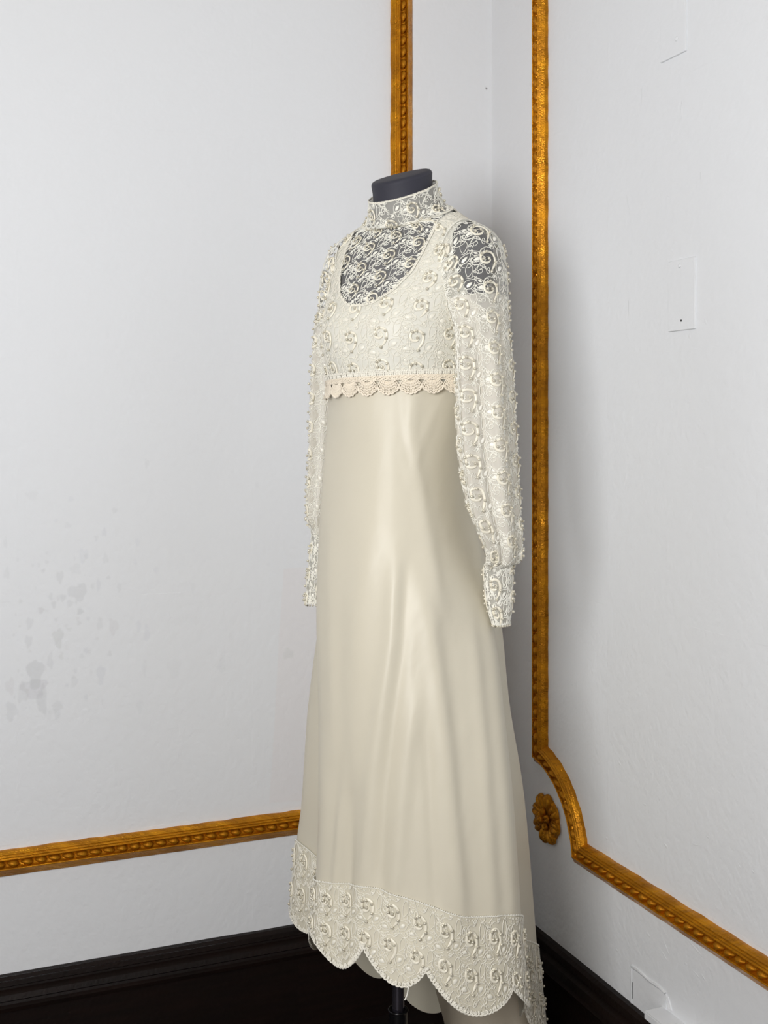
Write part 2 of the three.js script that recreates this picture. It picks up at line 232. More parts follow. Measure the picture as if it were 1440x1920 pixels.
// painted-over cover plates, hatch and box on the right wall
{
  const plate = (y0, y1, z0, z1, label) => {
    const t = thing('cover_plate', label, 'cover plate', room(0, y0, (z0 + z1) / 2), TURN, null);
    const g = new RoundedBoxGeometry(0.005, y1 - y0, z1 - z0, 3, 0.0022); g.translate(-0.0014, (y1 - y0) / 2, 0);
    mesh('plate', metricUV(g), M.wall, t); return t;
  };
  const screw = (t, y, z, name, r, mat) => { const g = name === 'screw' ? new THREE.SphereGeometry(r, 12, 8) : new THREE.CylinderGeometry(r, r, 0.0012, 12); if (name === 'screw') g.scale(0.5, 1, 1); else g.rotateZ(Math.PI / 2); g.translate(-0.0036, y, z); mesh(name, metricUV(g), mat, t); };
  const a = plate(EYE + 0.175, EYE + 0.305, 0.704, 0.783, 'white painted blank cover plate on the right wall, the lower one at dress shoulder height');
  screw(a, 0.118, -0.004, 'screw', 0.0042, M.wall); screw(a, 0.018, 0.001, 'screw_hole', 0.0021, M.black);
  const b = plate(EYE + 0.68, EYE + 0.815, 0.68, 0.757, 'white painted blank cover plate cut by the top of the picture, above the other plate');
  screw(b, 0.03, 0.012, 'screw', 0.0048, M.wall);
  // painted-over hatch above the baseboard
  const h = thing('wall_hatch', 'small white painted-over access hatch with cracked caulk edges above dark baseboard', 'hatch', room(0, 0.236, 0.645), TURN);
  mesh('panel', metricUV(boxAt(-0.0012, 0.0005, 0, 0.072, -0.058, 0.05)), M.wall, h);
  const bead = (pts, r, name) => mesh(name, metricUV(new THREE.TubeGeometry(new THREE.CatmullRomCurve3(pts.map(([y, z]) => V(-0.0008, y, z))), 30, r, 6)), M.wall, h);
  bead([[0.0, -0.06], [0.03, -0.0605], [0.052, -0.06], [0.071, -0.0605]], 0.0022, 'caulk_bead'); bead([[0.072, -0.06], [0.0725, -0.03], [0.07, 0.0], [0.0715, 0.03], [0.069, 0.049]], 0.003, 'caulk_bead'); bead([[0.069, 0.05], [0.055, 0.056], [0.045, 0.06]], 0.0026, 'caulk_bead'); bead([[0.066, 0.055], [0.052, 0.063], [0.045, 0.066]], 0.0022, 'caulk_bead');
  mesh('crack', boxAt(-0.0016, 0, 0.01, 0.042, -0.0575, -0.0562), M.black, h);
  // surface box
  const s = thing('surface_box', 'white painted surface wiring box with a lipped lid beside the baseboard at lower right', 'box', room(0, 0.13, 0.82), TURN);
  mesh('box_body', metricUV(boxAt(-0.028, 0, 0, 0.132, -0.128, 0.19)), M.wall, s);
  mesh('box_lid', metricUV(new RoundedBoxGeometry(0.046, 0.016, 0.336, 2, 0.003).translate(-0.018, 0.138, 0.03)), M.wall, s);
  mesh('box_ledge', metricUV(new RoundedBoxGeometry(0.04, 0.012, 0.33, 2, 0.003).translate(-0.018, 0.112, 0.03)), M.wall, s);
}

// ---------------------------------------------------------------- dress form
const ORG = V(0.048, 0, -2.12), PSI = 37 * Math.PI / 180, CX = Math.cos(PSI), SX = Math.sin(PSI);
const body2w = (x, y, z) => V(ORG.x + x * CX - z * SX, y, ORG.z + x * SX + z * CX);   // wearer's axes: x to her left, z to her front
//            y     a(half width) f(front) b(back) cz(shift forward) tilt
const BR = [[1.05, .135, .125, .115, 0, 0], [1.16, .13, .115, .105, 0, 0], [1.28, .118, .105, .09, 0, 0], [1.38, .13, .128, .088, 0, 0], [1.44, .14, .146, .09, 0, 0], [1.49, .146, .156, .096, 0, 0], [1.54, .15, .154, .1, 0, 0], [1.59, .157, .137, .102, 0, 0], [1.635, .166, .112, .1, 0, 0], [1.668, .174, .092, .094, 0, 0], [1.69, .171, .078, .086, 0, 0], [1.712, .152, .066, .08, 0, -.05], [1.732, .122, .058, .075, .004, -.12], [1.746, .092, .056, .066, .01, -.36], [1.756, .068, .055, .058, .016, -.5], [1.777, .058, .055, .054, .02, -.5], [1.803, .0555, .0555, .0535, .022, -.46], [1.8185, .057, .057, .054, .024, -.4]];
const brow = (v) => { const n = BR.length - 1, i = clamp(Math.floor(v), 0, n - 1), t = v - i; return [0, 1, 2, 3, 4, 5].map((k) => cr(BR[Math.max(i - 1, 0)][k], BR[i][k], BR[i + 1][k], BR[Math.min(i + 2, n)][k], t)); };
function bodyAt(u, v, off = 0) {                    // u: angle from front centre towards her left
  const [y, a, f, b, cz, tl] = brow(v), cu = Math.cos(u), su = Math.sin(u);
  let x = (a + off) * su, z = (cu > 0 ? f + off : b + off) * cu;
  const bu = 0.011 * Math.exp(-(((y - 1.535) / 0.05) ** 2)) * (Math.exp(-(((u - 0.5) / 0.33) ** 2)) + Math.exp(-(((u + 0.5) / 0.33) ** 2)));
  z += bu * cu; x += bu * su;
  return body2w(x, y + tl * z, z + cz);
}
const bodyLocal = (p) => { const dx = p.x - ORG.x, dz = p.z - ORG.z; return [dx * CX + dz * SX, p.y, -dx * SX + dz * CX]; };
const surfN = (S, u, v, e = 1e-3) => { const a = S(u + e, v).sub(S(u - e, v)), b = S(u, v + e).sub(S(u, v - e)); const n = a.cross(b).normalize(); return n; };
// grid over S(u, v), cut where keep(u, v, p) < 0; flip turns the normals
function gridGeo(S, u0, u1, nu, v0, v1, nv, base, keep, flip, us = 1, vs = 1) {
  const P = [], K = [];
  for (let j = 0; j <= nv; j++) for (let i = 0; i <= nu; i++) { const u = lerp(u0, u1, i / nu), v = lerp(v0, v1, j / nv), p = S(u, v), n = surfN(S, u, v); if (flip) n.negate(); P.push([p.x - base.x, p.y - base.y, p.z - base.z, n.x, n.y, n.z, u * us, v * vs]); K.push(keep ? keep(u, v, p) : 1); }
  const pos = [], nor = [], uv = [], idx = [], map = new Map();
  const put = (q, key) => { if (key !== undefined && map.has(key)) return map.get(key); const k = pos.length / 3; pos.push(q[0], q[1], q[2]); nor.push(q[3], q[4], q[5]); uv.push(q[6], q[7]); if (key !== undefined) map.set(key, k); return k; };
  const tri = (t) => {
    const out = [];
    for (let k = 0; k < 3; k++) { const a = t[k], b = t[(k + 1) % 3]; if (K[a] >= 0) out.push(put(P[a], a)); if ((K[a] >= 0) !== (K[b] >= 0)) { const lo = Math.min(a, b), hi = Math.max(a, b), f = K[lo] / (K[lo] - K[hi]); out.push(put(P[lo].map((x, m) => lerp(x, P[hi][m], f)), `${lo}_${hi}`)); } }
    for (let k = 2; k < out.length; k++) flip ? idx.push(out[0], out[k], out[k - 1]) : idx.push(out[0], out[k - 1], out[k]);
  };
  for (let j = 0; j < nv; j++) for (let i = 0; i < nu; i++) { const a = j * (nu + 1) + i, b = a + 1, c = a + nu + 1, d = c + 1; tri([a, b, c]); tri([b, d, c]); }
  return bufGeo(pos, nor, idx, uv);
}
const NB = BR.length - 1;
{
  const form = thing('dress_form', 'charcoal fabric dress form on a dark metal pole inside the lace gown', 'dress form', ORG.clone());
  const torso = gridGeo((u, v) => bodyAt(u, v), -Math.PI, Math.PI, 96, 0, NB, 120, ORG, null, false, 0.15, 0.05);
  const lid = (v, up) => { const c = V(0, 0, 0), n = 64, pts = []; for (let i = 0; i < n; i++) pts.push(bodyAt(i / n * 2 * Math.PI, v)); pts.forEach((p) => c.add(p)); c.multiplyScalar(1 / n); const pos = [], idx = []; const rings = up ? [[1, 0], [0.985, 0.0035], [0.95, 0.0062], [0.88, 0.0078], [0.5, 0.0082], [0.02, 0.0082]] : [[1, 0], [0.5, 0], [0.02, 0]]; const nrm = up ? bodyLid(v) : V(0, -1, 0);
    rings.forEach(([k, h]) => pts.forEach((p) => { const q = c.clone().lerp(p, k).addScaledVector(nrm, h).sub(ORG); pos.push(q.x, q.y, q.z); }));
    for (let r = 0; r + 1 < rings.length; r++) for (let i = 0; i < n; i++) { const a = r * n + i, b = r * n + (i + 1) % n; up ? idx.push(a, b, a + n, b, b + n, a + n) : idx.push(a, a + n, b, b, a + n, b + n); }
    return bufGeo(pos, null, idx, pos.filter((_, i) => i % 3 !== 1)); };
  function bodyLid(v) { const a = bodyAt(0, v), b = bodyAt(Math.PI / 2, v), c = bodyAt(Math.PI, v); return b.sub(a).cross(c.sub(a)).normalize().multiplyScalar(-1).y > 0 ? V(0, 0, 0).copy(bodyAt(Math.PI / 2, v).sub(bodyAt(0, v)).cross(bodyAt(Math.PI, v).sub(bodyAt(0, v)))).normalize().multiplyScalar(-1) : bodyAt(Math.PI / 2, v).sub(bodyAt(0, v)).cross(bodyAt(Math.PI, v).sub(bodyAt(0, v))).normalize(); }
  mesh('torso', torso, M.form, form); mesh('neck_cap', lid(NB, true), M.form, form); mesh('underside', lid(0, false), M.form, form);
  const px = -0.0215, cyl = (r0, r1, y0, y1) => new THREE.CylinderGeometry(r1, r0, y1 - y0, 28).translate(px, (y0 + y1) / 2, 0);
  mesh('pole', cyl(0.0115, 0.0115, 0.25, 1.06), M.chrome, form);
  mesh('pole_sleeve', cyl(0.0175, 0.0175, 0.02, 0.268), M.black, form); mesh('collar_ring', new THREE.TorusGeometry(0.0165, 0.0028, 8, 28).rotateX(Math.PI / 2).translate(px, 0.268, 0), M.black, form);
  mesh('base', new THREE.LatheGeometry([[0.001, 0.026], [0.03, 0.025], [0.12, 0.016], [0.155, 0.01], [0.16, 0.004], [0.16, 0.0], [0.001, 0.0]].map(([x, y]) => new THREE.Vector2(x, y)), 40).translate(px, 0, 0), M.black, form);
}

// ---------------------------------------------------------------- the gown
const gown = thing('wedding_dress', 'long-sleeved ivory satin empire wedding gown with pearl-beaded lace standing in the corner', 'dress', ORG.clone());
// --- lace: one repeat of the embroidery, in millimetres around the scroll flower
const spl = (pts, closed = false, step = 1.7) => { const c = new THREE.CatmullRomCurve3(pts.map(([x, y]) => V(x, y, 0)), closed, 'centripetal'), L = c.getLength(), n = Math.max(4, Math.ceil(L / step)); return c.getSpacedPoints(n).map((p) => [p.x, p.y]); };
const leafPts = (cx, cy, len, wid, ang, skew = 0.18) => { const o = []; for (const [a, b] of [[-.5, 0], [-.3, .36], [0, .5], [.25, .36], [.5, 0], [.28, -.3], [0, -.46], [-.3, -.36]]) { const x = a * len, y = b * wid + skew * wid * (0.25 - a * a) * 2; o.push([cx + x * Math.cos(ang) - y * Math.sin(ang), cy + x * Math.sin(ang) + y * Math.cos(ang)]); } return o; };
const spiral = (cx, cy, r0, r1, a0, turns, n = 16) => Array.from({ length: n }, (_, i) => { const f = i / (n - 1), a = a0 + turns * 2 * Math.PI * f, r = lerp(r0, r1, f); return [cx + r * Math.cos(a), cy + r * Math.sin(a)]; });
const TILE = { w: 58, h: 56 };
const CORDS = [
  spl(leafPts(24, -19, 24, 18, 0.75), true), spl(leafPts(43, -28, 23, 14, -0.05), true), spl(leafPts(25, 11, 27, 12, -1.75), true),
  spl(spiral(43, 6, 1.5, 10, 2.4, -1.35)), spl([[33, 8], [31, -2], [37, -8], [44, -13], [49, -20]]), spl([[2, -28], [9, -31], [14, -26], [16, -24]]), spl([[16, -25], [18, -35], [27, -40], [34, -35], [34, -30]]),
  spl(leafPts(35, -9, 8, 5, 1.2), true), spl(leafPts(52, -14, 9, 5, 0.6), true), spl(leafPts(10, 23, 9, 5.5, 0.9), true), spl(leafPts(-17, 14, 17, 9, 2.4), true), spl(leafPts(-15, -16, 15, 8, -2.2), true),
  spl(spiral(-18, 0, 1.2, 6.5, 0.5, 1.25, 13)), spl([[-13, 5], [-9, 17], [0, 21], [7, 19], [12, 24]]), spl([[-12, -4], [-14, -11], [-8, -19], [-2, -24], [2, -27]]), spl([[30, 24], [36, 20], [42, 18], [49, 17], [53, 10]]), spl([[14, 26], [19, 30], [26, 28], [29, 23]]),
  spl([[36, -38], [42, -40], [48, -37], [55, -32]]), spl(spiral(10, -38, 1.2, 6, 1.2, 1.3, 13)), spl(spiral(31, 31, 1.2, 6.2, -0.6, -1.3, 13)), spl(spiral(51, 24, 1, 5, 2.6, 1.25, 12)), spl(spiral(-22, -24, 1, 5.2, 0.2, -1.25, 12)), spl([[20, -3], [24, -6], [29, -5], [31, 0]]), spl([[-24, 8], [-27, 2], [-25, -6], [-21, -12]]), spl(leafPts(57, 4, 12, 6, 1.4), true), 
];
const LEAVES = [leafPts(23, -19.5, 14, 7.5, 0.75), leafPts(43, -28, 14.5, 7.5, -0.05), leafPts(-17, 14, 9, 4, 2.4), leafPts(10, 23, 5, 3, 0.9)];
const SCROLL = spl([[2, -27], [7.5, -20], [12, -11], [13, -2], [9.5, 7.5], [1, 11.5], [-8, 8.5], [-11.5, 0], [-8.5, -7.5], [-1, -9.5], [4.5, -5], [3, 1], [-2, 1.5]], false, 1.6);
const PEARLS = [[-2, 11.5], [10.5, 5], [-8, -2], [1, -2.5], [12.6, -10], [2.5, -27.5], [-9.5, 8.5]];
class Geo { constructor() { this.p = []; this.n = []; this.i = []; } get c() { return this.p.length / 3; } v(p, n) { this.p.push(p.x - ORG.x, p.y - ORG.y, p.z - ORG.z); this.n.push(n.x, n.y, n.z); return this.c - 1; } get empty() { return !this.i.length; } geo() { return bufGeo(this.p, this.n, this.i); } }
function ridge(G, pts, w, h, lift, taper, prof = 3) {     // a raised cord or ribbon along [{p, n}]
  const m = pts.length; if (m < 2) return; let prev = null;
  for (let k = 0; k < m; k++) {
    const { p, n } = pts[k], t = pts[Math.min(k + 1, m - 1)].p.clone().sub(pts[Math.max(k - 1, 0)].p).normalize(), s = t.clone().cross(n).normalize(), f = k / (m - 1), wt = taper ? w * clamp(Math.min(f * taper[0], (1 - f) * taper[1]), 0.22, 1) : w, row = [];
    for (let q = 0; q < prof; q++) { const a = Math.PI * (q / (prof - 1)), c = -Math.cos(a), sn = Math.sin(a); row.push(G.v(p.clone().addScaledVector(s, c * wt / 2).addScaledVector(n, lift + sn * h * Math.min(1, wt / w + .2)), s.clone().multiplyScalar(c * 0.8).addScaledVector(n, sn + 0.25).normalize())); }
    if (prev) for (let q = 0; q + 1 < prof; q++) G.i.push(prev[q], prev[q + 1], row[q], prev[q + 1], row[q + 1], row[q]);
    prev = row;
  }
}
const ballU = new THREE.SphereGeometry(1, 10, 7);
function ball(G, c, r) { const o = G.c, P = ballU.attributes.position, I = ballU.index; for (let i = 0; i < P.count; i++) { const n = V(P.getX(i), P.getY(i), P.getZ(i)); G.v(c.clone().addScaledVector(n, r), n); } for (let i = 0; i < I.count; i++) G.i.push(o + I.getX(i)); }
function coil(G, pts, r, pitch, w, lift, flat = 0.6, phase = 0) {   // flattened coil along [{p, n}]: braid and picot edges
  const out = []; let acc = 0;
  for (let k = 0; k + 1 < pts.length; k++) {
    const A = pts[k], B = pts[k + 1], d = A.p.distanceTo(B.p), m = Math.max(1, Math.ceil(d / (pitch / 9))), t = B.p.clone().sub(A.p).normalize();
    for (let j = 0; j < m; j++) { const f = j / m, a = phase + (acc + d * f) / pitch * 2 * Math.PI, n = A.n.clone().lerp(B.n, f).normalize(), s = t.clone().cross(n).normalize(); out.push({ p: A.p.clone().lerp(B.p, f).addScaledVector(s, r * Math.cos(a)).addScaledVector(t, r * 0.8 * Math.sin(a)).addScaledVector(n, lift + r * flat * (0.5 + 0.5 * Math.sin(a * 0.5))), n }); }
    acc += d;
  }
  ridge(G, out, w, w * 0.5, 0, null, 3);
}
// lay the repeat over a surface: at(s, t) in metres -> {p, n} or null outside it
function lace(parent, at, s0, s1, t0, t1, o = {}) {
  const { ox = 0, oy = 0, half = 0.5, lift = 0.0004, seed = 1, w = TILE.w, h = TILE.h, sx = 1, sy = 1, flower = null, cordW = 0.00125, cordH = 0.0009, pearlR = 0.0026, cordM = M.cord, ribW = 0.0047, fs = 1, onlyRows = null } = o;
  const C = new Geo(), L = new Geo(), R = rng(seed), rest = new Geo(), restP = new Geo();
  const W = w * 0.001, H = h * 0.001;
  for (let i = Math.floor((s0 - ox) / W) - 1; i <= Math.ceil((s1 - ox) / W) + 1; i++) for (let j = Math.floor((t0 - oy) / H) - 2; j <= Math.ceil((t1 - oy) / H) + 2; j++) {
    const bs = ox + i * W, bt = oy + (j + (i & 1 ? half : 0)) * H;
    if (bs < s0 - W || bs > s1 + W || bt < t0 - H || bt > t1 + H) continue;
    const map = ([x, y]) => { const s = bs + x * 0.001 * sx, t = bt + y * 0.001 * sy; return s < s0 || s > s1 || t < t0 || t > t1 ? null : at(s, t); };
    for (const c of CORDS) { let run = [], z = 1; for (const q of c) { const m = map([q[0], q[1]]); if (m) { run.push({ p: m.p, n: m.n }); } else { if (run.length > 2) ridge(C, zig(run), cordW, cordH, lift); run = []; } } if (run.length > 2) ridge(C, zig(run), cordW, cordH, lift); }
    for (const c of LEAVES) { const e = c.map(map), cen = map([c.reduce((a, q) => a + q[0], 0) / c.length, c.reduce((a, q) => a + q[1], 0) / c.length]); if (!cen || e.some((q) => !q)) continue;
      const ci = L.v(cen.p.clone().addScaledVector(cen.n, lift + 0.0019), cen.n), ring = e.map((q) => L.v(q.p.clone().addScaledVector(q.n, lift), q.n.clone().addScaledVector(q.p.clone().sub(cen.p).normalize(), 0.55).normalize())), mid = e.map((q) => L.v(q.p.clone().lerp(cen.p, 0.45).addScaledVector(q.n, lift + 0.0015), q.n.clone().addScaledVector(q.p.clone().sub(cen.p).normalize(), 0.3).normalize()));
      const ccw = e[0].p.clone().sub(cen.p).cross(e[2].p.clone().sub(cen.p)).dot(cen.n) > 0;
      for (let q = 0; q < ring.length; q++) { const q1 = (q + 1) % ring.length, [k, k1] = ccw ? [q, q1] : [q1, q]; L.i.push(ring[k], ring[k1], mid[k], ring[k1], mid[k1], mid[k], mid[k], mid[k1], ci); } }
    if (onlyRows && !onlyRows(bs, bt)) continue;
    const fl = ([x, y]) => map([x * fs, y * fs]), sc = SCROLL.map(fl);
    if (sc.filter(Boolean).length > SCROLL.length * 0.62) {
      const vis = flower ? flower(bs, bt) : true, G = vis ? new Geo() : rest; ridge(G, sc.filter(Boolean), ribW, ribW * 0.42, lift + 0.0003, [9, 5], 5);
      const spots = PEARLS.map((q) => R() < 0.1 ? null : fl([q[0] + (R() - .5) * 1.6, q[1] + (R() - .5) * 1.6])).filter(Boolean), any = spots.length >= 5 && spots.every((q) => q.p.distanceTo(spots[0].p) < 0.045), Q = vis && any ? new Geo() : restP;
      for (const m of spots) ball(Q, m.p.clone().addScaledVector(m.n, lift + 0.0033), pearlR * (0.94 + R() * 0.12));
      if (vis) { mesh('satin_scroll', G.geo(), M.ribbon, parent); if (any) mesh('pearl_cluster', Q.geo(), M.pearl, parent); }
    }
  }
  if (!C.empty) tag(mesh('embroidery_cord', C.geo(), cordM, parent), null, null, null, 'stuff');
  if (!L.empty) tag(mesh('satin_leaf', L.geo(), cordM === M.cord ? M.leaf : M.leafSoft, parent), null, null, null, 'stuff');
  if (!rest.empty) tag(mesh('far_scrolls', rest.geo(), M.ribbon, parent), null, null, null, 'stuff');
  if (!restP.empty) tag(mesh('far_pearls', restP.geo(), M.pearl, parent), null, null, null, 'stuff');
}
function zig(run) { return run.map((q, k) => { if (k === 0 || k === run.length - 1) return q; const t = run[k + 1].p.clone().sub(run[k - 1].p).normalize(), s = t.cross(q.n).normalize(); return { p: q.p.clone().addScaledVector(s, (k & 1 ? 1 : -1) * 0.00022), n: q.n }; }); }

// --- bodice, yoke and collar on the body
const arcL = (() => { const T = [0]; let p = bodyAt(0.6, 4); for (let k = 1; k <= 700; k++) { const q = bodyAt(0.6, 4 + k * 0.02); T.push(T[k - 1] + q.distanceTo(p)); p = q; } return T; })();
const vOfT = (t) => { let k = 0, hi = arcL.length - 1; while (k < hi) { const m = (k + hi) >> 1; arcL[m] < t ? k = m + 1 : hi = m; } return k <= 0 ? 4 : 4 + 0.02 * (k - 1 + (t - arcL[k - 1]) / Math.max(1e-6, arcL[k] - arcL[k - 1])); };
const SCOOP = [[0, 1.574], [.03, 1.578], [.06, 1.599], [.081, 1.633], [.09, 1.668], [.094, 1.7], [.095, 1.9]];
const scoopW = (y) => { if (y <= SCOOP[0][1]) return -(SCOOP[0][1] - y) * 3; for (let k = 1; k < SCOOP.length; k++) if (y < SCOOP[k][1]) { const f = (y - SCOOP[k - 1][1]) / (SCOOP[k][1] - SCOOP[k - 1][1]); return lerp(SCOOP[k - 1][0], SCOOP[k][0], k === 1 ? Math.sqrt(f) : f); } return .095; };
const scoopF = (p) => { const [x, y, z] = bodyLocal(p); if (z < -0.02) return 0.1; return Math.min(0.1, Math.abs(x) - scoopW(y)); };    // > 0 outside the scoop
const armF = (p) => { const [x, y, z] = bodyLocal(p); if (Math.abs(x) < 0.09) return 0.1; return Math.hypot((z + 0.008) / 0.9, y - 1.652) - 0.08; };
const NECKV = 13.4, TOPV = 15.75;
const lined = (u, v, p) => Math.min(scoopF(p), armF(p));
const bod = (off) => (u, v) => bodyAt(u, v, off);
const bodice = mesh('bodice', gridGeo(bod(0.006), -Math.PI, Math.PI, 220, 3.85, NECKV, 150, ORG, lined, false, 0.15, 0.05), M.lining, gown);
const yoke = mesh('yoke', gridGeo(bod(0.0045), -1.75, 1.75, 140, 6, NECKV, 110, ORG, (u, v, p) => 0.006 - scoopF(p), false, 0.15, 0.05), M.net, gown);
const collar = mesh('collar', gridGeo(bod(0.0075), -Math.PI, Math.PI, 96, NECKV - 0.25, TOPV, 30, ORG, null, false, 0.15, 0.05), M.net2, gown);
{
  const RR = 0.15;
  const on = (off, mask) => { const S = bod(off); return (s, t) => { const u = s / RR, v = vOfT(t); if (v > NB - 0.05) return null; const p = S(u, v); if (mask && mask(u, v, p) < 0) return null; return { p, n: surfN(S, u, v, 4e-3) }; }; };
  const front = (lo, hi) => (s) => s / RR > lo && s / RR < hi;
  const tN = arcL[Math.round((NECKV - 4) / 0.02)], tT = arcL[Math.round((TOPV - 4) / 0.02)];
  lace(bodice, on(0.0068, (u, v, p) => lined(u, v, p) - 0.003), -2.3 * RR, 2.7 * RR, 0.002, tN, { ox: 0.108, oy: 0.022, seed: 3, flower: front(-1.9, 2.3), half: 0.1, lift: 0.0002, fs: 0.86, ribW: 0.0042, cordM: M.cordSoft, cordW: 0.0011 });
  lace(yoke, on(0.0052, (u, v, p) => -scoopF(p)), -1.6 * RR, 1.6 * RR, 0.09, tN, { ox: 0.02, oy: 0.014, seed: 4, w: 46, sx: 0.79, sy: 0.82, h: 46, lift: 0.0003, cordW: 0.0008, ribW: 0.003, fs: 1, pearlR: 0.0024 });
  // the collar is a straight strip round the neck
  const RC = 0.064, Sc = bod(0.0082), onC = (s, t) => { const u = s / RC, v = lerp(NECKV - 0.1, TOPV - 0.05, t / 0.062); return { p: Sc(u, v), n: surfN(Sc, u, v, 4e-3) }; };
  lace(collar, onC, -3.1 * RC, 3.1 * RC, 0, 0.062, { ox: 0.012, oy: 0.02, w: 42, half: 0.5, h: 44, sx: 0.73, sy: 0.78, seed: 6, cordW: 0.00105, ribW: 0.0034, pearlR: 0.0025 });
  const trimLine = (S, f, n) => Array.from({ length: n + 1 }, (_, k) => { const [u, v] = f(k / n); return { p: S(u, v), n: surfN(S, u, v, 4e-3) }; });
  const braid = (name, parent, pts, r, pitch, w, lift) => { const G = new Geo(); coil(G, pts, r, pitch, w, lift); coil(G, pts, r, pitch, w, lift, 0.6, Math.PI); tag(mesh(name, G.geo(), M.cordSoft, parent), null, null, null, 'stuff'); };
  braid('collar_edge', collar, trimLine(Sc, (f) => [(f - 0.5) * 2 * Math.PI, TOPV - 0.02], 90), 0.0013, 0.0042, 0.0014, 0);
  braid('collar_seam', collar, trimLine(Sc, (f) => [(f - 0.5) * 2 * Math.PI, NECKV - 0.1], 110), 0.0016, 0.0046, 0.0016, 0.0006);
  const dip = (u) => (-0.005 + 0.005 * Math.sin(u - 0.25)) / 0.055;
  braid('empire_braid', bodice, trimLine(bod(0.0105), (f) => { const u = lerp(-2.3, 2.6, f); return [u, 4.3 + dip(u)]; }, 260), 0.0034, 0.0078, 0.0024, 0.0008);
  braid('empire_braid', bodice, trimLine(bod(0.0105), (f) => { const u = lerp(-2.3, 2.6, f); return [u, 4.41 + dip(u)]; }, 260), 0.0017, 0.005, 0.0018, 0.0008);
  // neckline braid: follow the scoop edge
  const Sn = bod(0.0072), edge = [];
  for (let k = -60; k <= 60; k++) { const f = k / 60, ay = lerp(0, 1, Math.abs(f)); const y = 1.574 + 0.155 * ay ** 1.7, x = Math.sign(f) * scoopW(y + 1e-5);
    let v = 7; for (let it = 0; it < 60; it++) { const u0 = solveU(Sn, x, v); const p = Sn(u0, v); v += (y - p.y) * 12; v = clamp(v, 5, 13.3); } const u = solveU(Sn, x, v); edge.push({ p: Sn(u, v), n: surfN(Sn, u, v, 4e-3) }); }
  function solveU(S, x, v) { let lo = -1.5, hi = 1.5; for (let k = 0; k < 26; k++) { const m = (lo + hi) / 2; bodyLocal(S(m, v))[0] < x ? lo = m : hi = m; } return (lo + hi) / 2; }
  braid('neckline_braid', bodice, edge, 0.0021, 0.0055, 0.0016, 0.0008);
}
// crochet trim under the empire line: one fan shell after another
const crochet = new THREE.Group(); crochet.name = 'crochet_trim'; gown.add(crochet);
{
  const S = bod(0.0095), RR = 0.155, at = (s, t) => { const u = s / RR, v = 4.16 + (t * 0.86 - 0.0035 + 0.005 * Math.sin(u - 0.25)) / 0.056, d = -t; const p = S(u, Math.max(v, 3.3)); const n = surfN(S, u, Math.max(v, 3.3), 4e-3); return { p: p.addScaledVector(n, 0.004 + 0.3 * Math.max(0, d)), n }; };
  const W = 0.0385;
  for (let k = -7; k < 10; k++) {
    const G = new Geo(), s0 = k * W + 0.004, c = s0 + W / 2;
    const E = (f) => 0.0175 + 0.0125 * Math.sin(Math.PI * clamp(f, 0, 1)) ** 0.8 + 0.0026 * Math.abs(Math.sin(f * Math.PI * 5));
    const ray = (f, m) => { const x = s0 + W * f; return at(lerp(c + (x - c) * 0.3, x, Math.min(1, m * 1.15)), 0.004 - (E(f) + 0.004) * m); };
    for (let q = 0; q <= 14; q++) ridge(G, Array.from({ length: 9 }, (_, i) => ray(q / 14, 0.3 + 0.7 * i / 8)), 0.0018, 0.0012, 0, null, 3);
    for (const m of [0.44, 0.58, 0.72, 0.86]) ridge(G, Array.from({ length: 22 }, (_, i) => { const f = i / 21; return ray(f, m + 0.012 * Math.sin(i * 3)); }), 0.0019, 0.0011, 0.0001, null, 3);
    ridge(G, Array.from({ length: 60 }, (_, i) => ray(i / 59, 1)), 0.0028, 0.0016, 0.0002, null, 4);
    for (let q = 0; q < 5; q++) ridge(G, Array.from({ length: 14 }, (_, i) => at(s0 + W * i / 13, 0.0045 - q * 0.0022 + 0.0006 * Math.sin(i * 2.2 + q * 2))), 0.0018, 0.0011, 0.0002, null, 3);
    for (let q = 0; q < 12; q++) ridge(G, Array.from({ length: 4 }, (_, i) => at(s0 + W * q / 11, 0.0045 - i * 0.0034)), 0.0015, 0.001, 0.0001, null, 3);
    mesh('shell', G.geo(), M.crochet, crochet);
  }
}
